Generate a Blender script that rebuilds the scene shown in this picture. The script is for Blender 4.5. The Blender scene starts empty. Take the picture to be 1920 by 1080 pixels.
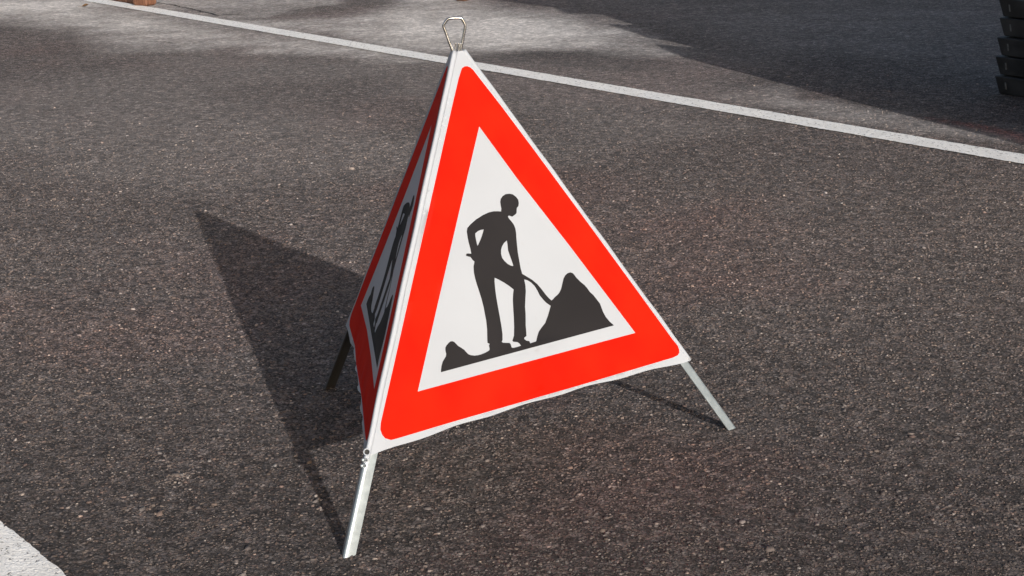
import bpy, bmesh, math, random
import numpy as np
from mathutils import Vector, Matrix
from mathutils.geometry import delaunay_2d_cdt
random.seed(7)
CHIP_TRY = 330000
rng = np.random.default_rng(7)
sc = bpy.context.scene
C = sc.collection

# ------------------------------------------------------------------ camera
F_PX, PITCH, ROLL, CAM_H = 3248.65, 0.2774377, -0.0304001, 1.4057971
FW = Vector((0, math.cos(PITCH), -math.sin(PITCH)))
_r = Vector((1, 0, 0)); _u = _r.cross(FW)
RT = math.cos(ROLL)*_r + math.sin(ROLL)*_u
UP = -math.sin(ROLL)*_r + math.cos(ROLL)*_u
CAM = Vector((0, 0, CAM_H))
cd = bpy.data.cameras.new('camera'); co = bpy.data.objects.new('camera', cd); C.objects.link(co)
cd.sensor_width = 36.0; cd.lens = F_PX*36.0/1920.0; cd.clip_start = 0.05; cd.clip_end = 2000
m = Matrix((RT, UP, -FW)).transposed().to_4x4(); m.translation = CAM
co.matrix_world = m
sc.camera = co

# ------------------------------------------------------------------ sky, sun, exposure
SUN_EL, SUN_AZ = math.radians(18.8), math.radians(-67.18)      # azimuth counted from +X
w = bpy.data.worlds.new('World'); sc.world = w; w.use_nodes = True
nt = w.node_tree; nt.nodes.clear()
sky = nt.nodes.new('ShaderNodeTexSky'); sky.sky_type = 'NISHITA'; sky.sun_disc = False
sky.sun_elevation = SUN_EL; sky.sun_rotation = math.pi/2 - SUN_AZ
sky.air_density = 1.0; sky.dust_density = 5.0; sky.ozone_density = 1.0
bg = nt.nodes.new('ShaderNodeBackground'); bg.inputs[1].default_value = 0.09
wo = nt.nodes.new('ShaderNodeOutputWorld')
nt.links.new(sky.outputs[0], bg.inputs[0]); nt.links.new(bg.outputs[0], wo.inputs[0])
sl = bpy.data.lights.new('sun', 'SUN'); sl.energy = 3.3; sl.angle = math.radians(0.4); sl.color = (1.0, 0.99, 0.975)
so = bpy.data.objects.new('sun', sl); C.objects.link(so)
SUN = Vector((math.cos(SUN_EL)*math.cos(SUN_AZ), math.cos(SUN_EL)*math.sin(SUN_AZ), math.sin(SUN_EL)))
so.rotation_euler = SUN.to_track_quat('Z', 'Y').to_euler(); so.location = SUN*30
sc.view_settings.view_transform = 'Standard'; sc.view_settings.look = 'None'
sc.view_settings.exposure = 0.35; sc.view_settings.gamma = 1.0

# ------------------------------------------------------------------ helpers
def ray(px, py):
    return FW + RT*((px-960)/F_PX) - UP*((py-540)/F_PX)
def ground(px, py, z=0.0):
    d = ray(px, py); return CAM + d*((z-CAM_H)/d.z)
def on_plane(px, py, p0, n):
    d = ray(px, py); return CAM + d*((p0-CAM).dot(n)/d.dot(n))
def near_line(px, py, a, b):
    """point on the sight line closest to the line a-b"""
    d = ray(px, py).normalized(); e = (b-a).normalized(); w0 = CAM-a
    bb = d.dot(e); dd = d.dot(w0); ee = e.dot(w0)
    return CAM + d*((bb*ee-dd)/(1-bb*bb))
def tag(o, label=None, cat=None, group=None, kind=None):
    if label: o['label'] = label
    if cat: o['category'] = cat
    if group: o['group'] = group
    if kind: o['kind'] = kind
    return o
def empty(name, loc=(0, 0, 0)):
    o = bpy.data.objects.new(name, None); C.objects.link(o); o.location = loc; o.empty_display_size = 0.1
    return o
def mesh_obj(name, verts, faces, mat, parent=None, smooth=False):
    """vertices are given in world space; a parent only carries a location"""
    off = Vector((0, 0, 0)); q = parent
    while q is not None: off += q.location; q = q.parent
    me = bpy.data.meshes.new(name)
    me.from_pydata([tuple(Vector(v)-off) for v in verts], [], [tuple(f) for f in faces])
    me.update()
    if smooth: me.shade_smooth()
    me.materials.append(mat)
    o = bpy.data.objects.new(name, me); C.objects.link(o)
    if parent is not None: o.parent = parent
    return o
def bm_obj(name, bm, mat, parent=None, smooth=False):
    bm.normal_update()
    vs = [v.co.copy() for v in bm.verts]; bm.verts.index_update()
    fs = [[v.index for v in f.verts] for f in bm.faces]; bm.free()
    return mesh_obj(name, vs, fs, mat, parent, smooth)
def box_bm(cx, ax, ay, az, sx, sy, sz, bevel=0.0, seg=2, bm=None):
    """box centred on cx with unit axes ax ay az and full sizes"""
    bm2 = bmesh.new(); bmesh.ops.create_cube(bm2, size=1.0)
    if bevel: 
        for v in bm2.verts: v.co = Vector((v.co.x*sx, v.co.y*sy, v.co.z*sz))
        bmesh.ops.bevel(bm2, geom=bm2.edges[:], offset=bevel, segments=seg, profile=0.5, affect='EDGES')
    else:
        for v in bm2.verts: v.co = Vector((v.co.x*sx, v.co.y*sy, v.co.z*sz))
    M = Matrix((ax, ay, az)).transposed()
    for v in bm2.verts: v.co = M @ v.co + Vector(cx)
    if bm is None: return bm2
    me = bpy.data.meshes.new('tmp'); bm2.to_mesh(me); bm2.free(); bm.from_mesh(me); bpy.data.meshes.remove(me)
    return bm
def tube(points, r, n=10, closed=False):
    P = [Vector(p) for p in points]; V = []; Fc = []
    N = len(P); prev = None
    for i in range(N):
        a = P[(i-1) % N] if (closed or i > 0) else P[i]; b = P[(i+1) % N] if (closed or i < N-1) else P[i]
        t = (b-a).normalized()
        if prev is None: prev = t.orthogonal().normalized()
        u = (prev - t*prev.dot(t)).normalized(); v = t.cross(u); prev = u
        rr = r[i] if isinstance(r, (list, tuple)) else r
        for k in range(n):
            an = 2*math.pi*k/n; V.append(P[i] + (u*math.cos(an)+v*math.sin(an))*rr)
    for i in range(N if closed else N-1):
        j = (i+1) % N
        for k in range(n): Fc.append((i*n+k, i*n+(k+1) % n, j*n+(k+1) % n, j*n+k))
    if not closed:
        Fc.append(tuple(range(n))[::-1]); Fc.append(tuple((N-1)*n+k for k in range(n)))
    return V, Fc
def pchip(P, n=6, closed=False):
    """Catmull-Rom through points"""
    P = [Vector(p) for p in P]; out = []; N = len(P)
    for i in range(N if closed else N-1):
        g = lambda k: P[k % N] if closed else P[max(0, min(N-1, k))]
        p0, p1, p2, p3 = g(i-1), g(i), g(i+1), g(i+2)
        for k in range(n):
            t = k/n
            out.append(0.5*((2*p1)+(p2-p0)*t+(2*p0-5*p1+4*p2-p3)*t*t+(3*p1-p0-3*p2+p3)*t**3))
    if not closed: out.append(P[-1])
    return out

# ------------------------------------------------------------------ material helpers
class NT:
    def __init__(s, name):
        s.m = bpy.data.materials.new(name); s.m.use_nodes = True; s.t = s.m.node_tree; s.t.nodes.clear()
        s.out = s.n('ShaderNodeOutputMaterial'); s.b = s.n('ShaderNodeBsdfPrincipled')
        s.l(s.b.outputs[0], s.out.inputs[0])
        s.geo = None
    def n(s, ty, **k):
        x = s.t.nodes.new(ty)
        for a, v in k.items(): setattr(x, a, v)
        return x
    def l(s, a, b): s.t.links.new(a, b)
    def put(s, sock, v):
        if isinstance(v, bpy.types.NodeSocket): s.l(v, sock)
        elif isinstance(v, (tuple, list)) and len(v) == 3 and sock.type == 'RGBA': sock.default_value = (*v, 1)
        else: sock.default_value = v
    def math(s, op, a, b=0.0, c=None, clamp=False):
        x = s.n('ShaderNodeMath', operation=op); x.use_clamp = clamp
        s.put(x.inputs[0], a); s.put(x.inputs[1], b)
        if c is not None: s.put(x.inputs[2], c)
        return x.outputs[0]
    def vmath(s, op, a, b):
        x = s.n('ShaderNodeVectorMath', operation=op); s.put(x.inputs[0], a); s.put(x.inputs[1], b); return x.outputs[0]
    def mix(s, f, a, b, blend='MIX'):
        x = s.n('ShaderNodeMix', data_type='RGBA', blend_type=blend); x.clamp_factor = True
        s.put(x.inputs[0], f); s.put(x.inputs[6], a); s.put(x.inputs[7], b); return x.outputs[2]
    def ss(s, v, a, b, lo=0.0, hi=1.0):
        x = s.n('ShaderNodeMapRange', interpolation_type='SMOOTHSTEP')
        s.put(x.inputs[0], v); x.inputs[1].default_value = a; x.inputs[2].default_value = b
        x.inputs[3].default_value = lo; x.inputs[4].default_value = hi; return x.outputs[0]
    def pos(s):
        if s.geo is None: s.geo = s.n('ShaderNodeNewGeometry')
        return s.geo.outputs['Position']
    def noise(s, scale, detail=3, rough=0.55, vec=None, dim='3D', dist=0.0):
        x = s.n('ShaderNodeTexNoise', noise_dimensions=dim)
        s.l(vec if vec is not None else s.pos(), x.inputs['Vector'])
        x.inputs['Scale'].default_value = scale; x.inputs['Detail'].default_value = detail
        x.inputs['Roughness'].default_value = rough; x.inputs['Distortion'].default_value = dist
        return x
    def vor(s, scale, vec, feature='F1', dim='2D', rnd=1.0):
        x = s.n('ShaderNodeTexVoronoi', voronoi_dimensions=dim, feature=feature)
        s.l(vec, x.inputs['Vector']); x.inputs['Scale'].default_value = scale; x.inputs['Randomness'].default_value = rnd
        return x
    def ramp(s, v, stops):
        x = s.n('ShaderNodeValToRGB'); cr = x.color_ramp
        while len(cr.elements) < len(stops): cr.elements.new(0.5)
        for e, (p, c) in zip(cr.elements, stops): e.position = p; e.color = (*c, 1)
        s.put(x.inputs[0], v); return x.outputs[0]
    def bump(s, h, strength, dist, nrm=None):
        x = s.n('ShaderNodeBump'); x.inputs['Strength'].default_value = strength; x.inputs['Distance'].default_value = dist
        s.l(h, x.inputs['Height'])
        if nrm is not None: s.l(nrm, x.inputs['Normal'])
        return x.outputs[0]
def simple(name, col, rough=0.5, metal=0.0, var=0.15, nscale=20, bump=0.0, bscale=200, spec=0.5):
    t = NT(name); nz = t.noise(nscale, 4)
    lo = tuple(c*(1-var) for c in col); hi = tuple(min(1, c*(1+var)) for c in col)
    t.put(t.b.inputs['Base Color'], t.mix(t.ss(nz.outputs[0], 0.3, 0.7), lo, hi))
    t.b.inputs['Metallic'].default_value = metal
    t.l(t.ss(nz.outputs[0], 0.2, 0.8, max(0, rough-0.08), min(1, rough+0.08)), t.b.inputs['Roughness'])
    t.b.inputs['Specular IOR Level'].default_value = spec
    if bump: t.l(t.bump(t.noise(bscale, 3).outputs[0], bump, 0.002), t.b.inputs['Normal'])
    return t.m

LINE_DIR = math.atan2(6.51-13.215, 1.978+3.085)       # both painted lines run this way

# --- wear and tone of the tarmac, worked out once on a grid of ground points
def vnoise(x, y, scale, octv=3, seed=0, rough=0.5):
    out = np.zeros_like(x); amp = 1.0; tot = 0.0
    for o in range(octv):
        X = x*scale*2**o + 17.3*o + seed*31.7; Y = y*scale*2**o + 9.1*o + seed*11.9
        ix = np.floor(X).astype(np.int64); iy = np.floor(Y).astype(np.int64); fx = X-ix; fy = Y-iy
        fx = fx*fx*(3-2*fx); fy = fy*fy*(3-2*fy)
        def hsh(i, j):
            n = (i*374761393 + j*668265263 + (seed+o)*974711) & 0x7fffffff
            n = ((n ^ (n >> 13))*1274126177) & 0x7fffffff
            n = ((n ^ (n >> 16))*1103515245 + 12345) & 0x7fffffff
            return (n & 0xffff)/65535.0
        v = (hsh(ix, iy)*(1-fx)+hsh(ix+1, iy)*fx)*(1-fy) + (hsh(ix, iy+1)*(1-fx)+hsh(ix+1, iy+1)*fx)*fy
        out += amp*v; tot += amp; amp *= rough
    return out/tot
def sstep(v, a, b):
    t_ = np.clip((v-a)/(b-a), 0, 1); return t_*t_*(3-2*t_)
def poly_mask(x, y, px, soft):
    """soft mask of a patch of ground; corner points given where they lie on the ground"""
    P = [ground(*p) for p in px]; ins = np.zeros(x.shape, bool); dist = np.full(x.shape, 1e9); j = len(P)-1
    for i in range(len(P)):
        ax, ay, bx, by = P[i].x, P[i].y, P[j].x, P[j].y
        if abs(by-ay) > 1e-9:
            ins ^= ((ay > y) != (by > y)) & (x < (bx-ax)*(y-ay)/(by-ay)+ax)
        t_ = np.clip(((x-ax)*(bx-ax)+(y-ay)*(by-ay))/((bx-ax)**2+(by-ay)**2+1e-12), 0, 1)
        dist = np.minimum(dist, np.hypot(x-ax-t_*(bx-ax), y-ay-t_*(by-ay))); j = i
    return sstep(np.where(ins, dist, -dist), -soft*0.5, soft*0.5)
DUST = [  # corners, softness in metres, amount
    ([(285, 3), (410, 29), (500, 24), (640, 14), (700, -20), (250, -20)], 0.2, 0.42),
    ([(-500, -20), (-300, 12), (0, 30), (130, 44), (260, 72), (420, 86), (560, 94), (700, 104), (780, 110), (780, 104), (420, 44), (178, 0), (100, -20)], 0.7, 0.80),
    ([(-500, -20), (-300, 8), (0, 22), (200, 42), (330, 42), (178, 0), (100, -20)], 0.6, 1.0),
    ([(300, 10), (420, 30), (470, 30), (620, 30), (760, 8), (780, -20), (930, -20), (1000, 12), (1120, 40), (1200, 70), (1290, 106), (1200, 92), (1050, 82), (900, 90), (800, 86), (650, 66), (420, 38)], 0.7, 0.72),
    ([(640, 30), (800, 10), (930, 6), (1100, 45), (1180, 66), (1050, 72), (880, 74), (740, 62)], 0.7, 1.0),
    ([(1480, 172), (1620, 203), (1760, 233), (1960, 286), (1960, 298), (1600, 236), (1450, 205)], 0.3, 0.32),
    ([(930, -20), (1100, 20), (1350, 60), (1650, 110), (1860, 160), (1960, 120), (1960, -20)], 0.8, 0.16)]
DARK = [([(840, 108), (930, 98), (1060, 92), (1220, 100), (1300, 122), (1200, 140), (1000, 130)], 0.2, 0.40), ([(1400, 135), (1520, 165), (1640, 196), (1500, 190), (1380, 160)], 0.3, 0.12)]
TINT = [([(950, 880), (1150, 860), (1400, 930), (1350, 1060), (1000, 1040)], 0.35, 0.5), ([(1100, 400), (1400, 380), (1500, 520), (1250, 560)], 0.5, 0.4),
        ([(1730, 219), (1840, 243), (1960, 279), (1960, 262), (1860, 238)], 0.06, 4.2), ([(1000, 740), (1100, 730), (1080, 800), (960, 800)], 0.15, 0.6)]
def wear_tone_at(x, y):
    wx = x + 0.9*(vnoise(x, y, 0.9, 4, 1)-0.5) + 0.25*(vnoise(x, y, 4.0, 3, 2)-0.5); wy = y + 1.1*(vnoise(x, y, 0.9, 4, 3)-0.5) + 0.3*(vnoise(x, y, 4.0, 3, 4)-0.5)
    dust = np.zeros_like(x); dark = np.zeros_like(x); tint = np.zeros_like(x)
    streak = vnoise(x*0.35+y*0.12, y*2.2, 1.0, 4, 5); speck = vnoise(x, y, 9, 4, 6, 0.65)
    for p, s_, a_ in DUST: dust = np.maximum(dust, a_*poly_mask(wx, wy, p, s_))
    dust = dust*(0.62+0.5*sstep(streak, 0.25, 0.75))*(0.75+0.45*sstep(speck, 0.3, 0.7))
    dust = dust + 0.10*sstep(vnoise(x, y, 0.5, 4, 7), 0.5, 0.75)*sstep(y, 4, 8)
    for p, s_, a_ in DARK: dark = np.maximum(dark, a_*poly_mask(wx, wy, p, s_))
    for p, s_, a_ in TINT: tint = np.maximum(tint, a_*poly_mask(wx if a_ < 2 else x, wy if a_ < 2 else y, p, s_)*(0.6+0.8*speck))
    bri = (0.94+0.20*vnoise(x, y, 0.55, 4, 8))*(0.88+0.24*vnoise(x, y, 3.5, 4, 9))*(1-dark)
    bri *= 0.66 + 0.48*sstep(y, 2.8, 5.2) + 0.12*sstep(y, 5, 9)  # ground tone runs darker towards the camera
    red = tint + 0.35*sstep(vnoise(x, y, 1.1, 4, 10), 0.5, 0.75)
    return np.clip(dust, 0, 1), bri, red

def stone_tone(t, rnd):
    return t.ramp(rnd, [(0.0, (0.096, 0.083, 0.078)), (0.45, (0.124, 0.106, 0.100)), (0.82, (0.160, 0.138, 0.129)), (0.96, (0.225, 0.196, 0.182)), (0.999, (0.40, 0.36, 0.33))])
def weather(t, col, rnd, cell=None):
    """dust, patches, near-to-far tone and reddish stones from the ground's wear attribute"""
    col = t.mix(1.0, col, (0.965, 0.905, 0.885), 'MULTIPLY')
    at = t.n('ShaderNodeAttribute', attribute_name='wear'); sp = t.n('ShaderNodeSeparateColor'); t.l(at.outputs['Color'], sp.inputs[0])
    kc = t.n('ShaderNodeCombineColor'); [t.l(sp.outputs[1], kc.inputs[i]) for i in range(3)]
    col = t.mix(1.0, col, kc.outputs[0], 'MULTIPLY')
    rc = t.n('ShaderNodeCombineColor'); rd = sp.outputs[2]
    t.l(t.math('MULTIPLY_ADD', rd, 0.16, 1.0), rc.inputs[0]); t.l(t.math('MULTIPLY_ADD', rd, -0.09, 1.0), rc.inputs[1]); t.l(t.math('MULTIPLY_ADD', rd, -0.12, 1.0), rc.inputs[2])
    col = t.mix(1.0, col, rc.outputs[0], 'MULTIPLY')
    dc = t.mix(rnd, (0.52, 0.475, 0.445), (0.80, 0.745, 0.70))
    if cell is not None: dc = t.mix(0.55, dc, t.mix(1.0, dc, cell, 'MULTIPLY'))
    return t.mix(sp.outputs[0], col, dc), sp.outputs[0]
def asphalt(t, worn=True):
    """returns colour, height, stone mask, flat position"""
    sep = t.n('ShaderNodeSeparateXYZ'); t.l(t.pos(), sep.inputs[0])
    cmb = t.n('ShaderNodeCombineXYZ'); t.l(sep.outputs[0], cmb.inputs[0]); t.l(sep.outputs[1], cmb.inputs[1])
    P = cmb.outputs[0]
    dn = t.noise(150, 1, 0.6, P, '2D'); sub = t.vmath('SUBTRACT', dn.outputs['Color'], (0.5, 0.5, 0.5))
    sc1 = t.n('ShaderNodeVectorMath', operation='SCALE'); t.l(sub, sc1.inputs[0]); sc1.inputs['Scale'].default_value = 0.010
    Pj = t.vmath('ADD', P, sc1.outputs[0])
    v1 = t.vor(108, Pj); v2 = t.vor(230, Pj)
    s1 = t.n('ShaderNodeSeparateColor'); t.l(v1.outputs['Color'], s1.inputs[0])
    s2 = t.n('ShaderNodeSeparateColor'); t.l(v2.outputs['Color'], s2.inputs[0])
    big = t.ss(s1.outputs[1], 0.30, 0.45)
    dome = t.ss(v1.outputs['Distance'], 0.58, 0.30); dome2 = t.ss(v2.outputs['Distance'], 0.62, 0.25)
    stone = t.math('MULTIPLY', big, dome)
    tone = stone_tone(t, s1.outputs[0])
    tone2 = t.ramp(s2.outputs[0], [(0.0, (0.045, 0.040, 0.039)), (0.6, (0.10, 0.088, 0.083)), (0.95, (0.22, 0.195, 0.178))])
    fine = t.mix(dome2, (0.034, 0.030, 0.029), tone2)
    col = t.mix(stone, fine, tone)
    # clumps of stones: keeps its grain farther off
    v3 = t.vor(44, Pj); s3 = t.n('ShaderNodeSeparateColor'); t.l(v3.outputs['Color'], s3.inputs[0])
    cl = t.noise(26, 3, 0.8, P, '2D'); ck = t.math('MULTIPLY', t.ss(cl.outputs[0], 0.33, 0.68, 0.72, 1.32), t.math('MULTIPLY_ADD', t.math('POWER', s3.outputs[0], 2.2), 0.80, 0.74))
    cc = t.n('ShaderNodeCombineColor'); [t.l(ck, cc.inputs[i]) for i in range(3)]
    col = t.mix(1.0, col, cc.outputs[0], 'MULTIPLY')
    hue = t.ramp(s1.outputs[2], [(0.0, (0.95, 0.99, 1.01)), (0.5, (1, 1, 1)), (0.85, (1.05, 1.0, 0.93)), (1.0, (1.10, 0.96, 0.91))])
    col = t.mix(1.0, col, hue, 'MULTIPLY')
    if worn: col, dust = weather(t, col, s1.outputs[0], cc.outputs[0])
    h = t.math('MULTIPLY', stone, t.math('MULTIPLY_ADD', s1.outputs[2], 0.6, 0.5))
    h = t.math('MAXIMUM', h, t.math('MULTIPLY', dome2, 0.32))
    h = t.math('MULTIPLY_ADD', dn.outputs[0], 0.30, h)
    return col, h, stone, P
def mat_asphalt():
    t = NT('asphalt'); col, h, stone, P = asphalt(t)
    t.l(col, t.b.inputs['Base Color'])
    t.l(t.ss(stone, 0, 1, 0.9, 0.65), t.b.inputs['Roughness'])
    t.b.inputs['Specular IOR Level'].default_value = 0.35
    t.l(t.bump(h, 0.8, 0.0032), t.b.inputs['Normal'])
    return t.m
def mat_chips():
    t = NT('asphalt_chips'); at = t.n('ShaderNodeAttribute', attribute_name='tone'); sp = t.n('ShaderNodeSeparateColor'); t.l(at.outputs['Color'], sp.inputs[0])
    col = stone_tone(t, sp.outputs[0])
    hue = t.ramp(sp.outputs[1], [(0.0, (0.92, 0.99, 1.03)), (0.5, (1, 1, 1)), (0.85, (1.06, 1.0, 0.9)), (1.0, (1.14, 0.95, 0.89))])
    col = t.mix(1.0, col, hue, 'MULTIPLY')
    col, dust = weather(t, col, sp.outputs[0])
    t.l(col, t.b.inputs['Base Color']); t.b.inputs['Roughness'].default_value = 0.7; t.b.inputs['Specular IOR Level'].default_value = 0.4
    return t.m
def mat_paint():
    t = NT('road_paint'); col, h, stone, P = asphalt(t, False)
    n = t.noise(55, 3, 0.6, P, '2D')
    wear = t.math('ADD', t.math('MULTIPLY', n.outputs[0], 0.75), t.math('MULTIPLY', h, 0.30))
    mk = t.ss(wear, 0.29, 0.40)                                # low pits stay bare
    n3 = t.noise(14, 4, 0.6, P, '2D')
    white = t.mix(t.ss(n3.outputs[0], 0.35, 0.7), (0.90, 0.88, 0.85), (0.82, 0.795, 0.76))
    t.l(t.mix(mk, col, white), t.b.inputs['Base Color'])
    t.b.inputs['Roughness'].default_value = 0.75
    t.l(t.bump(h, 0.5, 0.0035), t.b.inputs['Normal'])
    return t.m
M = {}
M['asphalt'] = mat_asphalt(); M['paint'] = mat_paint(); M['chips'] = mat_chips()

# ------------------------------------------------------------------ setting: tarmac and painted lines
gx = np.arange(-9.0, 7.001, 0.04); gy = np.arange(1.6, 18.001, 0.04); NX, NY = len(gx), len(gy)
XX, YY = np.meshgrid(gx, gy); vx = XX.ravel(); vy = YY.ravel()
ii = (np.arange(NY-1)[:, None]*NX + np.arange(NX-1)[None, :]).ravel()
quads = np.stack([ii, ii+1, ii+1+NX, ii+NX], 1)
x0, x1, y0, y1 = gx[0], gx[-1], gy[0], gy[-1]
far = [(-400, -400), (x0, -400), (x1, -400), (400, -400), (-400, y0), (x0, y0), (x1, y0), (400, y0), (-400, y1), (x0, y1), (x1, y1), (400, y1), (-400, 800), (x0, 800), (x1, 800), (400, 800)]
fq = [(r*4+c, r*4+c+1, r*4+c+5, r*4+c+4) for r in range(3) for c in range(3) if (r, c) != (1, 1)]
n0v = len(vx)
co_ = np.zeros((n0v+16, 3)); co_[:n0v, 0] = vx; co_[:n0v, 1] = vy; co_[n0v:, :2] = far
allq = np.vstack([quads, np.array(fq)+n0v])
me = bpy.data.meshes.new('ground'); me.vertices.add(len(co_)); me.vertices.foreach_set('co', co_.ravel())
me.loops.add(allq.size); me.loops.foreach_set('vertex_index', allq.ravel().astype(np.int32))
me.polygons.add(len(allq)); me.polygons.foreach_set('loop_start', np.arange(0, allq.size, 4, dtype=np.int32))
dust, bri, red = wear_tone_at(vx, vy)
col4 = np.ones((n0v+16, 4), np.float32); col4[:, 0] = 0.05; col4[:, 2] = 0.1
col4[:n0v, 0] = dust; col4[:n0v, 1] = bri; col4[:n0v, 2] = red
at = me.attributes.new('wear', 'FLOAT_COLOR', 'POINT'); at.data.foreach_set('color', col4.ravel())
me.update(calc_edges=True); me.validate(); me.materials.append(M['asphalt'])
g = bpy.data.objects.new('ground', me); C.objects.link(g)
tag(g, 'coarse brown-grey asphalt of the yard', 'ground', kind='structure')
# loose-edged stone chips standing proud of the binder near the viewer
PALE = [(330, 897, 40, 0.022), (352, 888, 14, 0.012), (280, 950, 26, 0.018), (240, 950, 10, 0.01), (600, 940, 14, 0.02), (1120, 860, 22, 0.04), (1720, 520, 18, 0.05), (420, 310, 14, 0.05), (90, 700, 14, 0.03)]
def chips(n_try):
    y = 2.6 + (8.2-2.6)*rng.random(n_try); hw = 0.36*y+0.25
    x = (rng.random(n_try)*2-1)*2.9
    keep = (np.abs(x) < hw) & (rng.random(n_try) < np.clip((8.4-y)/4.4, 0.0, 1.0)*(0.40+0.8*vnoise(x, y, 14, 2, 21)))
    # bare of chips under the near paint line
    x, y = x[keep], y[keep]; n_fine = len(x)
    # a few coarser pale stones, some in little groups
    ex, ey = [], []
    for (px, py, cnt_, sp_) in PALE:
        q = ground(px, py); ex.append(q.x + rng.normal(0, sp_, cnt_)); ey.append(q.y + rng.normal(0, sp_*1.3, cnt_))
    yy_ = 2.7 + 6*rng.random(700); ey.append(yy_); ex.append((rng.random(700)*2-1)*(0.33*yy_+0.1))
    x = np.concatenate([x]+ex); y = np.concatenate([y]+ey); n = len(x)
    r = np.clip(rng.lognormal(math.log(0.0031), 0.36, n), 0.0018, 0.0085); r[n_fine:] *= rng.uniform(1.2, 2.0, n-n_fine); h = r*rng.uniform(0.15, 0.45, n)
    ang0 = rng.random(n)*6.283; K = 5
    a = ang0[:, None] + (np.arange(K)[None, :]+rng.uniform(-0.3, 0.3, (n, K)))*(6.283/K)
    el = rng.uniform(0.55, 1.0, n); ro = rng.random(n)*6.283
    rad = r[:, None]*rng.uniform(0.75, 1.15, (n, K))
    lx, ly = np.cos(a)*rad, np.sin(a)*rad*el[:, None]
    cx_, sx_ = np.cos(ro)[:, None], np.sin(ro)[:, None]; lx, ly = lx*cx_-ly*sx_, lx*sx_+ly*cx_
    tx, ty = rng.normal(0, 0.16, n), rng.normal(0, 0.16, n)
    V = np.zeros((n, 2*K, 3))
    V[:, :K, 0] = x[:, None]+lx; V[:, :K, 1] = y[:, None]+ly; V[:, :K, 2] = -0.002
    V[:, K:, 0] = x[:, None]+lx*0.72; V[:, K:, 1] = y[:, None]+ly*0.72
    V[:, K:, 2] = np.maximum(h[:, None] + tx[:, None]*lx + ty[:, None]*ly, 0.0003)
    base = (np.arange(n)*2*K)[:, None]
    side = np.stack([np.stack([base[:, 0]+i, base[:, 0]+(i+1) % K, base[:, 0]+K+(i+1) % K, base[:, 0]+K+i], 1) for i in range(K)], 1)   # n,K,4
    top = base + K + np.arange(K)[None, :]
    loops = np.concatenate([side.reshape(n, K*4), top], 1).ravel().astype(np.int32)
    cnt = np.tile(np.array([4]*K+[K]), n); st = np.concatenate([[0], np.cumsum(cnt)[:-1]]).astype(np.int32)
    me = bpy.data.meshes.new('asphalt_chips'); me.vertices.add(n*2*K); me.vertices.foreach_set('co', V.ravel())
    me.loops.add(len(loops)); me.loops.foreach_set('vertex_index', loops)
    me.polygons.add(len(st)); me.polygons.foreach_set('loop_start', st)
    d_, b_, r_ = wear_tone_at(x, y)
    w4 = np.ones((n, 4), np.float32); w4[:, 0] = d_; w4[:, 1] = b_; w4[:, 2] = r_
    t4 = np.ones((n, 4), np.float32); t4[:, 0] = rng.random(n); t4[n_fine:, 0] = rng.uniform(0.80, 1.0, n-n_fine); t4[:, 1] = rng.random(n)
    for nm, arr in (('wear', w4), ('tone', t4)):
        at = me.attributes.new(nm, 'FLOAT_COLOR', 'POINT'); at.data.foreach_set('color', np.repeat(arr, 2*K, axis=0).ravel())
    me.update(calc_edges=True); me.materials.append(M['chips'])
    o = bpy.data.objects.new('asphalt_chips', me); C.objects.link(o)
    return tag(o, 'small angular stone chips in the asphalt surface', 'stone chips', kind='stuff'), n
chips(CHIP_TRY)
def strip(name, a, b, wid, z, label, curve=0.0, step=0.012):
    a = Vector(a); b = Vector(b); d = (b-a); L = d.length; d.normalize(); nn = Vector((-d.y, d.x))
    n = int(L/step); V = []; Fc = []
    ja = jb = 0.0
    for i in range(n+1):
        q = a + d*(L*i/n)
        ja = 0.6*ja + random.uniform(-.0026, .0026); jb = 0.6*jb + random.uniform(-.0026, .0026)
        V.append((*(q + nn*(wid/2+ja)), z)); V.append((*(q - nn*(wid/2+jb)), z))
        if i: Fc.append((2*i-2, 2*i-1, 2*i+1, 2*i))
    return tag(mesh_obj(name, V, Fc, M['paint']), label, 'road marking', kind='structure')
def ln(px, py): v = ground(px, py); return Vector((v.x, v.y))
la, lb = ln(178, 1), ln(1920, 300); d = (lb-la).normalized()
strip('painted_line', la-d*6, lb+d*5, 0.145, 0.004, 'long white painted line crossing behind the sign')
na, nb = ln(22, 997), ln(118, 1077); nd = (nb-na).normalized()
nrm = Vector((-nd.y, nd.x)); nrm = nrm if nrm.x < 0 else -nrm
strip('painted_line', na-nd*4+nrm*0.075, nb+nd*3+nrm*0.075, 0.15, 0.004, 'white painted line in the near left corner')
# hairline cracks as jagged dark slots, plus a painted shade line under the plates
M['crack_or_shade'] = simple('crack_shadowed_tar', (0.012, 0.011, 0.011), 0.95)
def crack_or_shade(px, wd):
    P = [ground(*p) for p in px]; Q = []
    for a_, b_ in zip(P, P[1:]):
        n = max(2, int((b_-a_).length/0.02)); Q += [a_.lerp(b_, i/n) for i in range(n)]
    Q.append(P[-1]); V = []; Fc = []; jx = 0.0
    for i, q in enumerate(Q):
        t_ = (Q[min(i+1, len(Q)-1)]-Q[max(i-1, 0)]).normalized(); nn = Vector((-t_.y, t_.x, 0))
        jx = 0.7*jx + random.uniform(-0.008, 0.008); tap = min(1, i/4, (len(Q)-1-i)/4)
        w_ = wd*tap*random.uniform(0.3, 1.0)
        V += [q+nn*(jx+w_)+Vector((0, 0, 0.0016)), q+nn*(jx-w_)+Vector((0, 0, 0.0016))]
        if i: Fc.append((2*i-2, 2*i-1, 2*i+1, 2*i))
    mesh_obj('crack_or_shade', V, Fc, M['crack_or_shade'], g)
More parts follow.
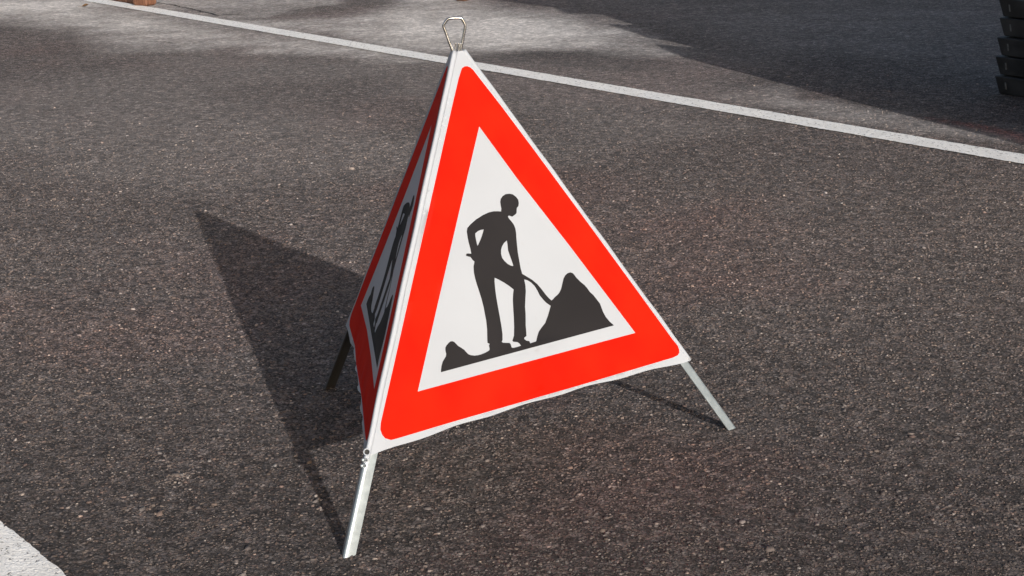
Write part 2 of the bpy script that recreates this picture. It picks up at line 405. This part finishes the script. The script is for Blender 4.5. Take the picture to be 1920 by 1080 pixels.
for px, wd in [([(345, 372), (400, 384), (460, 397), (520, 414), (585, 428)], 0.0022), ([(285, 4), (330, 11), (375, 21), (410, 29), (470, 26)], 0.012),
               ([(376, 229), (395, 226), (412, 222)], 0.005), ([(135, 216), (157, 217)], 0.004), ([(240, 270), (262, 277), (282, 275)], 0.004),
               ([(1715, 113), (1750, 110), (1795, 104)], 0.008), ([(1870, 194), (1925, 200)], 0.010), ([(240, 80), (300, 78), (330, 82)], 0.006)]: crack_or_shade(px, wd)

# ------------------------------------------------------------------ the folding warning sign
FEET_PX = [(640, 1051), (1388, 801), (606, 724)]
CORN_PX = [(684, 853), (1298, 671), (650, 605)]
AX = Vector((-0.10126, 3.63254, 0))
pn = Vector((0, -1, 0))
APEX = on_plane(856, 64, AX, pn)
FEET = [ground(*p) for p in FEET_PX]
CORN = [near_line(*p, APEX, q) for p, q in zip(CORN_PX, FEET)]
CORN = [c + (CAM-c).normalized()*e for c, e in zip(CORN, (0.003, 0.003, 0.002))]
BASE = (FEET[0]+FEET[1]+FEET[2])/3; BASE.z = 0

def cloth(t, col, trans, spec):
    """coated cloth that lets some light through"""
    t.l(col, t.b.inputs['Base Color']); t.b.inputs['Roughness'].default_value = 0.5; t.b.inputs['Specular IOR Level'].default_value = spec
    t.l(t.bump(t.noise(30, 3).outputs[0], 0.05, 0.004), t.b.inputs['Normal'])
    tr = t.n('ShaderNodeBsdfTranslucent'); t.l(col, tr.inputs[0]); mx = t.n('ShaderNodeMixShader'); mx.inputs[0].default_value = trans
    t.l(t.b.outputs[0], mx.inputs[1]); t.l(tr.outputs[0], mx.inputs[2]); t.l(mx.outputs[0], t.out.inputs[0]); return t.m
def mat_fabric():
    t = NT('sign_fabric'); n = t.noise(6, 4); n2 = t.noise(70, 3)
    c = t.mix(t.ss(n.outputs[0], 0.3, 0.7), (0.575, 0.602, 0.645), (0.552, 0.578, 0.62))
    return cloth(t, t.mix(t.ss(n2.outputs[0], 0.66, 0.8, 0, 0.12), c, (0.40, 0.38, 0.35)), 0.35, 0.3)
def mat_red():
    t = NT('red_print'); n = t.noise(9, 5); n2 = t.noise(120, 2)
    c = t.mix(t.ss(n.outputs[0], 0.3, 0.72), (0.86, 0.020, 0.005), (0.78, 0.013, 0.004))
    return cloth(t, t.mix(t.ss(n2.outputs[0], 0.62, 0.8, 0, 0.25), c, (0.58, 0.010, 0.004)), 0.35, 0.06)
M['fabric'] = mat_fabric(); M['red'] = mat_red()
M['black_print'] = simple('black_print', (0.0115, 0.0098, 0.0108), 0.6, var=0.08, nscale=8, spec=0.25)
M['galv'] = simple('galvanised_steel', (0.46, 0.51, 0.53), 0.36, metal=0.7, var=0.04, nscale=60, bump=0.02, bscale=300)
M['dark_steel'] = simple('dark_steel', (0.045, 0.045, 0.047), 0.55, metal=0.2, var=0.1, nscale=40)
M['wire'] = simple('bright_wire', (0.62, 0.62, 0.62), 0.22, metal=1.0, var=0.08, nscale=60)
M['dark_hole'] = simple('dark_hole', (0.02, 0.02, 0.02), 0.8)

# print of the front face, measured on its own plane
def crop(ox, oy, s, pts): return [(ox+x/s, oy+y/s) for x, y in pts]
cA = lambda p: crop(860, 350, 6.353, p)
cB = lambda p: crop(880, 500, 6.353, p)
cC = lambda p: crop(980, 500, 6.75, p)
cD = lambda p: crop(820, 590, 9.0, p)
FIG = (cD([(75,970),(76,930),(85,860),(105,790),(135,740),(160,700),(165,660),(155,620),(150,580),(152,550),(170,515),(210,470),(240,447),(270,445),(300,455),(335,490),(370,525),(420,555),(470,590),(505,630),(540,665),(580,680),(640,688),(700,682),(760,665),(820,640),(870,612),(890,595),(892,570),(887,545),(882,515),(893,500),(890,488),(875,482),(858,476)])
 + cB([(222,850),(220,740),(210,640),(195,560),(180,480),(155,380),(130,300),(100,210),(80,140),(65,70),(60,0)])
 + cA([(188,1000),(187,950),(198,890),(175,870),(150,835),(125,830),(100,822),(95,808),(105,795),(130,793),(160,797),(150,740),(130,670),(115,600),(105,530),(112,490),(150,445),(220,385),(300,335),(370,303),(430,290),(480,290),(513,293),(517,260),(508,215),(503,180),(508,145),(530,110),(565,88),(610,82),(650,90),(690,120),(715,155),(722,195),(718,230),(700,250),(697,275),(697,305),(690,322),(660,345),(645,355),(625,348),(605,342),(595,355),(610,380),(640,415),(665,450),(685,500),(693,550),(697,610),(705,690),(715,780),(735,890),(750,970),(768,1035)])
 + cB([(700,118),(760,155),(820,205),(870,265),(920,330),(960,375),(990,400)])
 + cC([(395,410),(415,385),(450,355),(475,325),(495,280),(510,215),(525,150),(545,110),(575,82),(610,70),(640,78),(660,100),(690,140),(735,185),(790,230),(825,270),(860,320),(900,355),(940,405),(985,465),(1003,510),(1025,570),(1060,635),(1110,695),(1163,742)]))
HOLES = [cA([(207,555),(235,530),(270,513),(308,507),(300,540),(285,590),(265,640),(245,685),(235,702),(225,670),(215,620),(208,580)]),
 cA([(585,638),(550,670),(528,710),(517,750),(517,800),(530,845),(560,885),(600,920),(635,938),(660,943),(662,935),(640,870),(615,800),(600,755),(593,690)]),
 cB([(313,130),(360,150),(430,190),(490,230),(540,270),(533,320),(530,400),(533,480),(540,600),(543,720),(540,820),(520,880),(530,893),(580,897),(605,915),(623,940),(580,955),(525,967),(510,960),(500,925),(485,907),(410,905),(393,895),(403,870),(403,800),(390,700),(370,580),(350,470),(330,350),(318,250),(312,170)]),
 cB([(665,150),(700,158),(745,185),(790,230),(820,280),(850,340),(890,390),(930,430),(980,465),(965,520),(945,590),(915,670),(875,720),(840,770),(820,830),(808,888),(770,900),(735,912),(725,885),(690,880),(665,862),(663,845),(690,825),(690,790),(683,700),(682,560),(676,470),(680,380),(685,290),(680,220)])]
RED_OUT = [(866,128),(871,124.5),(876,124),(882,126.5),(887,131),(897,144),(940,199),(1000,280),(1100,416),(1200,553),(1262,637),(1271,648),(1273.5,655),(1274,661),(1271,666),(1262,670.5),(1100,719),(950,762),(850,791),(745,822),(733,825),(722,822),(716,815),(712.5,805),(713.5,793),(740,678),(779,505),(820,323),(847,202),(860,147)]
RED_IN = [(899,237),(970,334),(1070,462),(1192,624),(1060,659.5),(920,697),(784,734),(820,578),(860,405)]

n0 = (CORN[0]-APEX).cross(CORN[1]-APEX).normalized()
def bary_front(px, py):
    q = on_plane(px, py, APEX, n0) - APEX
    e0 = CORN[0]-APEX; e1 = CORN[1]-APEX
    a, b, c = e0.dot(e0), e0.dot(e1), e1.dot(e1); u, v = q.dot(e0), q.dot(e1); D = a*c-b*b
    return ((u*c-v*b)/D, (v*a-u*b)/D)          # weights of left and right corner
SIDE = 0.9; HT = SIDE*math.sqrt(3)/2
def flat(l, r): return Vector(((r-l)*SIDE/2, -(l+r)*HT))       # own equilateral sheet plane, apex at origin
def unflat(p): s_ = -p.y/HT; d_ = p.x*2/SIDE; return ((s_-d_)/2, (s_+d_)/2)
def to2(poly): return [flat(*bary_front(*p)) for p in poly]
fig2 = to2(FIG); holes2 = [to2(h_) for h_ in HOLES]; ro2 = to2(RED_OUT); ri2 = to2(RED_IN)
# panel outline: cut off at the top, a little short of both leg edges, soft hem
EDGE = 0.009
def side_pt(sgn, s_, extra=0.0):     # s_: 0 apex .. 1 hem
    l, r = (s_, 0) if sgn < 0 else (0, s_)
    p = flat(l, r); nrm2 = Vector((math.cos(math.radians(30)), math.sin(math.radians(30))))
    return p - Vector((sgn*nrm2.x, nrm2.y))*(EDGE+extra)
TOP = 0.040
left_s = [side_pt(-1, TOP+(1-TOP)*i/36) for i in range(37)]
right_s = [side_pt(1, TOP+(1-TOP)*i/36) for i in range(37)]
hem = []
for i in range(1, 40):
    f_ = i/40; p = left_s[-1].lerp(right_s[-1], f_); p.y += 0.010*math.sin(math.pi*f_) + 0.0015*math.sin(f_*31); hem.append(p)
outline = left_s + hem + right_s[::-1]
def inside(p, poly):
    c = False; j = len(poly)-1
    for i in range(len(poly)):
        a, b = poly[i], poly[j]
        if (a.y > p.y) != (b.y > p.y) and p.x < (b.x-a.x)*(p.y-a.y)/(b.y-a.y)+a.x: c = not c
        j = i
    return c
pts2, edges2 = [], []
for poly in [outline, ro2, ri2, fig2]+holes2:
    k0 = len(pts2); pts2 += poly; edges2 += [(k0+i, k0+(i+1) % len(poly)) for i in range(len(poly))]
gs = 0.016; yy = -0.03; row = 0
while yy > -HT-0.02:
    xx = -0.47 + (gs/2 if row % 2 else 0)
    while xx < 0.47:
        p = Vector((xx, yy))
        if inside(p, outline): pts2.append(p)
        xx += gs
    yy -= gs*0.87; row += 1
cv, ce, cf, *_ = delaunay_2d_cdt(pts2, edges2, [], 0, 1e-6, False)
tri_all, tri_red, tri_blk = [], [], []
for f_ in cf:
    c_ = (cv[f_[0]]+cv[f_[1]]+cv[f_[2]])/3
    if not inside(c_, outline): continue
    tri_all.append(f_)
    if inside(c_, fig2) and not any(inside(c_, h_) for h_ in holes2): tri_blk.append(f_)
    elif inside(c_, ro2) and not inside(c_, ri2): tri_red.append(f_)

sign = empty('warning_sign', BASE)
tag(sign, 'red and white folding tripod sign with a black digging worker pictogram', 'warning sign')
def panel_fn(A, L, R, sag, wav, seed, curl):
    nn = (L-A).cross(R-A).normalized()
    if nn.dot((A+L+R)/3 - Vector((BASE.x, BASE.y, 0.3))) < 0: nn = -nn
    rs = random.Random(seed); ph = [rs.uniform(0, 6.28) for _ in range(8)]
    def fn(p, lift=0.0):
        l, r = unflat(p); a = 1-l-r
        s_ = max(1e-4, l+r); f_ = min(1, max(0, r/s_))               # f_: 0 left leg .. 1 right leg
        bow = (4*f_*(1-f_))**1.6*s_
        d_ = -sag*bow*(0.35+0.65*math.sin(math.pi*min(1, s_*0.92)))
        d_ += wav*bow*(math.sin(9*f_+3*s_+ph[0])*0.5+math.sin(17*f_-5*s_+ph[1])*0.3)*s_
        d_ += curl*bow*(math.sin(f_*47+ph[2])+0.6*math.sin(f_*83+ph[4]))*max(0, (s_-0.90)/0.10)**2
        d_ -= 0.0016*math.exp(-((f_-0.53-0.03*(1-s_))/0.012)**2)*max(0, (s_-0.80)/0.2)*(1 if seed == 1 else 0)
        d_ += 0.0012*math.sin(26*s_+ph[3]+4*f_)*max(0, 1-min(f_, 1-f_)/0.12)*min(1, s_*3)
        return A*a + L*l + R*r + nn*(d_+lift)
    return fn, nn
PANELS = [(0, 1, 0.007, 0.0050, 1, 0.0014), (2, 0, 0.014, 0.004, 2, 0.0035), (1, 2, 0.018, 0.004, 3, 0.005)]
def sub_mesh(tris, fn, lift):
    idx = {}; V = []; Fc = []
    for f_ in tris:
        q = []
        for i in f_:
            if i not in idx: idx[i] = len(V); V.append(fn(cv[i], lift))
            q.append(idx[i])
        Fc.append(q)
    return V, Fc
fns = {}
for (i, j, sag, wav, seed, curl) in PANELS:
    fn, nn = panel_fn(APEX, CORN[i], CORN[j], sag, wav, seed, curl); fns[(i, j)] = (fn, nn)
    V, Fc = sub_mesh(tri_all, fn, 0.0)
    # orient outwards
    a_, b_, c_ = (V[k] for k in Fc[0])
    flip = (b_-a_).cross(c_-a_).dot(nn) < 0
    fx = (lambda F_: [q[::-1] for q in F_]) if flip else (lambda F_: F_)
    po = mesh_obj('fabric_panel', V, fx(Fc), M['fabric'], sign, True)
    V, Fc = sub_mesh(tri_red, fn, 0.0004); mesh_obj('red_border', V, fx(Fc), M['red'], po, True)
    V, Fc = sub_mesh(tri_blk, fn, 0.0004); mesh_obj('pictogram', V, fx(Fc), M['black_print'], po, True)
# rounded cloth edge over every leg
for k in range(3):
    pa = [q for q in PANELS if q[1] == k][0]; pb = [q for q in PANELS if q[0] == k][0]
    fa, na_ = fns[(pa[0], pa[1])]; fb, nb_ = fns[(pb[0], pb[1])]
    V = []; Fc = []; n = 73; mseg = 8
    for i in range(n):
        s_ = TOP + (1-TOP)*i/(n-1)
        A_ = fa(side_pt(1, s_, 0.003), 0.0003); B_ = fb(side_pt(-1, s_, 0.003), 0.0003)
        out = (na_+nb_).normalized()
        X = APEX.lerp(CORN[k], s_) + out*(0.0035 + (0.0010 if k else 0.0016)*math.sin(s_*41+k)*math.sin(s_*13))
        for j in range(mseg+1):
            u = j/mseg; V.append(A_*(1-u)**2 + X*2*u*(1-u) + B_*u*u)
        if i:
            for j in range(mseg): a0 = (i-1)*(mseg+1)+j; Fc.append((a0, a0+1, a0+mseg+2, a0+mseg+1))
    # rounded tongue below the hem
    base = (n-1)*(mseg+1); dn_ = (CORN[k]-APEX).normalized()
    if k: CUT = []
    else: CUT = [(0.007, 0.93), (0.012, 0.72), (0.0145, 0.42)]
    for st, (dr, shr) in enumerate(CUT):
        mid = V[base+mseg//2]
        for j in range(mseg+1): V.append(mid + (V[base+j]-mid)*shr + dn_*dr)
        r0 = base+st*(mseg+1)
        for j in range(mseg): a0 = r0+j; Fc.append((a0, a0+1, a0+mseg+2, a0+mseg+1))
    flip_s = (V[1]-V[0]).cross(V[mseg+1]-V[0]).dot(na_+nb_) > 0
    so2 = mesh_obj('corner_sleeve', V, Fc, M['fabric'], sign, True)
    md = so2.modifiers.new('thickness', 'SOLIDIFY'); md.thickness = 0.0009; md.offset = -1 if flip_s else 1
# legs: galvanised angle iron, its corner under the cloth edge
def leg(k):
    a = APEX.lerp(FEET[k], 0.075); b = FEET[k]; d_ = (b-a).normalized()
    pa = [q for q in PANELS if q[1] == k][0]; pb = [q for q in PANELS if q[0] == k][0]
    n1, n2 = fns[(pa[0], pa[1])][1], fns[(pb[0], pb[1])][1]
    out = (n1+n2); out = (out - d_*out.dot(d_)).normalized()
    e1 = (APEX+CORN[pa[0]])/2 - (a+b)/2; e1 = (e1 - d_*e1.dot(d_)).normalized()
    e2 = (APEX+CORN[pb[1]])/2 - (a+b)/2; e2 = (e2 - d_*e2.dot(d_)).normalized()
    Wf, th = 0.026, 0.0024
    c0 = -out*0.0045
    q1, q2 = c0+e1*0.0105, c0+e2*0.0105
    outer = [c0+e1*Wf] + [q1*(1-u_)**2 + c0*2*u_*(1-u_) + q2*u_*u_ for u_ in (0, .2, .4, .6, .8, 1)] + [c0+e2*Wf]
    inn = -out
    def inset(p, e, nn_): return p + nn_*th
    m1 = (inn - e1*inn.dot(e1)).normalized(); m2 = (inn - e2*inn.dot(e2)).normalized()
    ctr = c0 + inn*(th/0.577)
    inner = [c0+e1*Wf+m1*th] + [ctr*1.0 + (q-c0)*0.75 for q in outer[1:-1]] + [c0+e2*Wf+m2*th]
    prof = outer + inner[::-1]; n = len(prof); V = []
    for pt in (a, b - d_*0.003): V += [pt+q for q in prof]
    Fc = [(i, (i+1) % n, n+(i+1) % n, n+i) for i in range(n)]
    no = len(outer)
    for off, fl in ((0, 1), (n, -1)):
        for i in range(no-1): q = (off+i, off+i+1, off+n-2-i, off+n-1-i); Fc.append(q[::fl])
    bm = bmesh.new(); vs = [bm.verts.new(v) for v in V]
    for f_ in Fc: bm.faces.new([vs[i] for i in f_])
    bmesh.ops.recalc_face_normals(bm, faces=bm.faces[:])
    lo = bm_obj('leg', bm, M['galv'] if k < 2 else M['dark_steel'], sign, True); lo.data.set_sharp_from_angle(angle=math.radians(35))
    return lo, d_, out, e1
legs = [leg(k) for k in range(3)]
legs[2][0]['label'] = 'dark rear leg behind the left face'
# two locking studs at the edge of the near leg
for px, py in ((680.5, 862.5), (678.5, 873.5)):
    c_ = near_line(px, py, APEX, FEET[0]); vd = (CAM-c_).normalized(); c_ = c_ + vd*0.008
    ax = (vd*0.8 + Vector((-0.6, 0, 0))).normalized()
    V, Fc = tube([c_-ax*0.010, c_, c_+ax*0.002, c_+ax*0.0035], [0.0034, 0.0034, 0.0029, 0.001], 12)
    mesh_obj('stud', V, Fc, M['galv'], legs[0][0], True)
# eyelet in the near corner of the cloth
c_ = near_line(688, 847.5, APEX, FEET[0]); vd = (CAM-c_).normalized(); ax = (fns[(0, 1)][1]*0.5+vd*0.5+Vector((-0.25, 0, 0))).normalized(); c_ = c_ + vd*0.010
u = ax.orthogonal().normalized(); v = ax.cross(u)
V, Fc = tube([c_ + (u*math.cos(q)+v*math.sin(q))*0.0062 for q in [2*math.pi*i/20 for i in range(20)]], 0.0013, 8, True)
ey = mesh_obj('eyelet', V, Fc, M['fabric'], sign, True)
V = [c_] + [c_ + (u*math.cos(q)+v*math.sin(q))*0.0058 - ax*0.0010 for q in [2*math.pi*i/20 for i in range(20)]]
V[0] = c_ - ax*0.0035
mesh_obj('eyelet_hole', V, [(0, 1+i, 1+(i+1) % 20) for i in range(20)], M['dark_hole'], ey, True)
# carrying handle, bent from wire
hn = Vector((0.12, -1, 0)).normalized(); hp = APEX
HP = [(848.5,97),(847.2,92),(843,81),(838,67),(833.5,54.5),(831.8,50),(832,46.5),(834.5,42),(838,37.5),(841.5,35.2),(846,34.4),(855,33.8),(862,33.9),(865.5,35),(868,38.5),(871,44),(872,48),(871.8,53),(870,63),(867.5,76),(865,88),(864,96)]
V, Fc = tube(pchip([on_plane(x, y, hp, hn) for x, y in HP], 4), 0.0030, 12)
mesh_obj('handle', V, Fc, M['wire'], sign, True)
for px, r_ in ((854.4, 0.0020), (860.0, 0.0026)):
    a_ = on_plane(px, 80.5, hp, hn); b_ = on_plane(px-0.6, 101, hp, hn)
    V, Fc = tube([a_, a_.lerp(b_, 0.06), b_], [r_*0.9, r_, r_], 12); mesh_obj('hinge_pin', V, Fc, M['wire'], sign)

# ------------------------------------------------------------------ stacked rubber base plates at the right
M['rubber'] = simple('recycled_rubber', (0.036, 0.036, 0.037), 0.6, var=0.45, nscale=9, bump=0.35, bscale=90)
M['scuff'] = simple('grey_scuff', (0.16, 0.16, 0.16), 0.8, var=0.3, nscale=60)
q0 = ground(1871, 175.5); q1 = ground(1922, 183.7)
LD = (q1-q0).normalized(); WD = Vector((-LD.y, LD.x, 0)); WD = WD if WD.x > 0 else -WD
ZZ = Vector((0, 0, 1)); pitch = 0.0895
ORD = ['bottom', 'second from the bottom', 'middle', 'second from the top', 'topmost']
for k in range(5):
    sx = [0.0, -0.006, 0.004, 0.006, 0.002][k]; sy = [0, .004, -.003, .005, -.002][k]
    L, Wd, T = 0.80, 0.40, 0.084; fl = 0.017
    org = q0 + LD*sx + WD*sy; z0 = k*pitch + 0.001
    bp = empty('base_plate', org + LD*L/2 + WD*Wd/2 + ZZ*z0)
    tag(bp, 'black rubber base plate, %s of the stack at the right edge' % ORD[k], 'base plate', 'base plates stacked at the right')
    bm = bmesh.new()
    lv = [(0.0, 0.004), (0.004, 0.0), (T-0.010, -fl*0.9), (T-0.003, -fl), (T, -fl+0.004)]
    rings = []
    for (z, e) in lv:
        ring = []
        for (a_, b_, sa, sb) in ((e, e, 1, 1), (L-e, e, -1, 1), (L-e, Wd-e, -1, -1), (e, Wd-e, 1, -1)):
            c = 0.010
            seq = [(a_+sa*c, b_), (a_, b_+sb*c)] if (sa*sb > 0) == False else [(a_, b_+sb*c), (a_+sa*c, b_)]
            ring += seq
        rings.append([bm.verts.new(org + LD*x + WD*y + ZZ*(z0+z)) for x, y in ring])
    nR = len(rings[0])
    for r0, r1 in zip(rings, rings[1:]):
        for i in range(nR): bm.faces.new((r0[i], r0[(i+1) % nR], r1[(i+1) % nR], r1[i]))
    bm.faces.new(rings[0][::-1]); bm.faces.new(rings[-1])
    bmesh.ops.recalc_face_normals(bm, faces=bm.faces[:])
    bm_obj('body', bm, M['rubber'], bp)
    # spacer feet that leave the dark slot between plates
    for fx in (0.10, 0.70):
        bm_obj('spacer', box_bm(org + LD*fx*L/0.8 + WD*Wd/2 + ZZ*(z0+T+0.0025), LD, WD, ZZ, 0.10, 0.34, 0.0050, 0.001, 1), M['rubber'], bp)
    # worn moulded mark on the long side
    nS = (LD.cross(ZZ)); nS = nS if nS.dot(WD) < 0 else -nS
    cm = org + LD*(0.052+sx*0.3) + ZZ*(z0+T*0.50) + WD*(-fl*0.45-0.0008)
    upv = (ZZ - WD*(fl/T)).normalized()
    bm_obj('moulded_mark', box_bm(cm, LD, nS, upv, 0.009, 0.003, 0.034, 0.001, 1), M['scuff'], bp)

# ------------------------------------------------------------------ wooden posts at the far edge
def mat_wood():
    t = NT('weathered_wood')
    mp = t.n('ShaderNodeMapping'); t.l(t.pos(), mp.inputs[0]); mp.inputs['Scale'].default_value = (14, 14, 1.6)
    n = t.noise(3, 5, 0.6, mp.outputs[0]); n2 = t.noise(9, 3)
    c = t.ramp(n.outputs[0], [(0.25, (0.07, 0.028, 0.014)), (0.5, (0.17, 0.072, 0.038)), (0.75, (0.30, 0.16, 0.10))])
    t.l(t.mix(t.ss(n2.outputs[0], 0.55, 0.75, 0, 0.5), c, (0.20, 0.14, 0.11)), t.b.inputs['Base Color'])
    t.b.inputs['Roughness'].default_value = 0.75
    t.l(t.bump(n.outputs[0], 0.5, 0.004), t.b.inputs['Normal']); return t.m
M['wood'] = mat_wood()
def post(px, py, wid, label, plank=True):
    g0 = ground(px, py); e = empty('wooden_post', g0); tag(e, label, 'post', 'wooden posts at the far edge')
    a = LINE_DIR+0.35; ux = Vector((math.cos(a), math.sin(a), 0)); uy = Vector((-math.sin(a), math.cos(a), 0))
    c = g0 + Vector((0, wid*0.5, 0))
    bm = box_bm(c+ZZ*0.40, ux, uy, ZZ, wid*0.92, wid*0.80, 0.80, wid*0.16, 4)
    bm_obj('trunk', bm, M['wood'], e, True)
    if plank:
        pl = Vector((math.cos(LINE_DIR), math.sin(LINE_DIR), 0)); pw = Vector((-pl.y, pl.x, 0))
        bm_obj('foot_board', box_bm(c - pl*(0.42) + pw*0.03 + ZZ*0.021, pl, pw, ZZ, 0.75, 0.10, 0.040, 0.006, 2), M['wood'], e)
post(268, 12.5, 0.155, 'weathered brown wooden post foot standing on the white line at the top left')
post(868, 2.5, 0.10, 'small orange-brown wooden post foot at the top edge above the handle', False)

# ------------------------------------------------------------------ dry leaf by the far line
M['leaf'] = simple('dry_leaf', (0.16, 0.085, 0.035), 0.7, var=0.3, nscale=80)
gl = ground(160, 13); le = empty('dry_leaf', gl); tag(le, 'small curled brown leaf near the top left corner', 'leaf')
V = []; Fc = []
for i in range(9):
    u_ = i/8; wv = 0.013*math.sin(math.pi*u_)**0.8*(1+0.25*math.sin(9*u_)); x = (u_-0.5)*0.05
    for j, s_ in enumerate((-1, 0, 1)):
        V.append((gl.x+x, gl.y+s_*wv, 0.004+0.016*abs(s_)*math.sin(math.pi*u_)+0.012*u_*u_))
    if i: Fc += [(3*i-3, 3*i-2, 3*i+1, 3*i), (3*i-2, 3*i-1, 3*i+2, 3*i+1)]
lb_ = mesh_obj('blade', V, Fc, M['leaf'], le, True); lb_.modifiers.new('thickness', 'SOLIDIFY').thickness = 0.0008
V, Fc = tube([(gl.x-0.025, gl.y, 0.004), (gl.x-0.04, gl.y-0.01, 0.008), (gl.x-0.05, gl.y-0.012, 0.004)], 0.001, 6)
mesh_obj('stem', V, Fc, M['leaf'], le)

# ------------------------------------------------------------------ parked truck out of view: its shadow fills the upper right
sd_ = Vector((math.cos(SUN_AZ), math.sin(SUN_AZ), 0)); ld_ = Vector((-sd_.y, sd_.x, 0))    # towards the sun / away from the sign
A0, A1 = -5.15, -3.25
def tp(a, l, z): return sd_*a + ld_*l + ZZ*z
M['truck_paint'] = simple('truck_paint', (0.55, 0.56, 0.57), 0.35, var=0.05, nscale=3)
M['glass'] = simple('dark_glass', (0.03, 0.035, 0.04), 0.08, var=0.1)
M['tyre'] = simple('tyre_rubber', (0.025, 0.025, 0.026), 0.8, var=0.2)
M['lamp'] = simple('lamp_lens', (0.7, 0.7, 0.68), 0.15)
tr = empty('parked_truck', tp((A0+A1)/2, 7.2, 0)); tag(tr, 'pale grey cab-over truck parked out of frame on the right', 'truck')
def prism(name, prof, a0, a1, mat, parent=tr):
    n = len(prof); V = [tp(a0, l, z) for l, z in prof]+[tp(a1, l, z) for l, z in prof]
    Fc = [tuple(range(n)), tuple(range(2*n-1, n-1, -1))]+[(i, n+i, n+(i+1) % n, (i+1) % n) for i in range(n)]
    bm = bmesh.new(); vs = [bm.verts.new(v) for v in V]
    for f_ in Fc: bm.faces.new([vs[i] for i in f_])
    bmesh.ops.recalc_face_normals(bm, faces=bm.faces[:])
    return bm_obj(name, bm, mat, parent)
prism('cab', [(4.60, 0.34), (4.545, 0.42), (4.54, 0.97), (4.60, 1.03), (5.05, 1.10), (5.10, 2.08), (5.16, 2.14), (6.25, 2.16), (6.25, 0.34)], A0, A1, M['truck_paint'])
prism('windscreen', [(5.040, 1.20), (5.085, 1.98), (5.10, 1.98), (5.060, 1.20)], A0+0.12, A1-0.12, M['glass'])
prism('shadow_outline_plate', [(4.545, 0.95), (4.546, 1.03), (4.588, 1.153), (4.655, 1.25), (4.782, 1.157), (4.793, 1.27), (4.752, 1.35), (4.793, 1.44), (4.829, 1.58), (4.956, 1.53), (4.978, 1.63), (5.029, 1.745), (4.855, 1.80), (4.932, 1.93), (4.863, 2.0), (4.777, 2.16), (5.30, 2.155), (5.30, 0.95)], A0-0.03, A0-0.003, M['rubber'])  # added unseen plate, its outline shaped to cast the ragged shadow edge
prism('bumper', [(4.53, 0.36), (4.53, 0.58), (4.56, 0.60), (4.56, 0.34)], A0+0.04, A1-0.04, M['rubber'])
for a_ in (A0+0.28, A1-0.28): prism('headlight', [(4.532, 0.66), (4.532, 0.84), (4.55, 0.84), (4.55, 0.66)], a_-0.14, a_+0.14, M['lamp'])
prism('cargo_box', [(6.249, 0.75), (6.249, 3.05), (10.6, 3.05), (10.6, 0.75)], A0-0.04, A1+0.04, M['truck_paint'])
prism('chassis', [(6.2, 0.50), (6.2, 0.72), (10.5, 0.72), (10.5, 0.50)], A0+0.5, A1-0.5, M['rubber'])
for l in (5.35, 9.2):
    for a_, s_ in ((A0+0.02, 1), (A1-0.02, -1)):
        V, Fc = tube([tp(a_, l, 0.42), tp(a_+s_*0.03, l, 0.42), tp(a_+s_*0.22, l, 0.42), tp(a_+s_*0.25, l, 0.42)], [0.38, 0.42, 0.42, 0.38], 32)
        wh = mesh_obj('wheel', V, Fc, M['tyre'], tr)
        V, Fc = tube([tp(a_-s_*0.004, l, 0.42), tp(a_+s_*0.05, l, 0.42)], [0.22, 0.24], 24); mesh_obj('rim', V, Fc, M['galv'], wh)
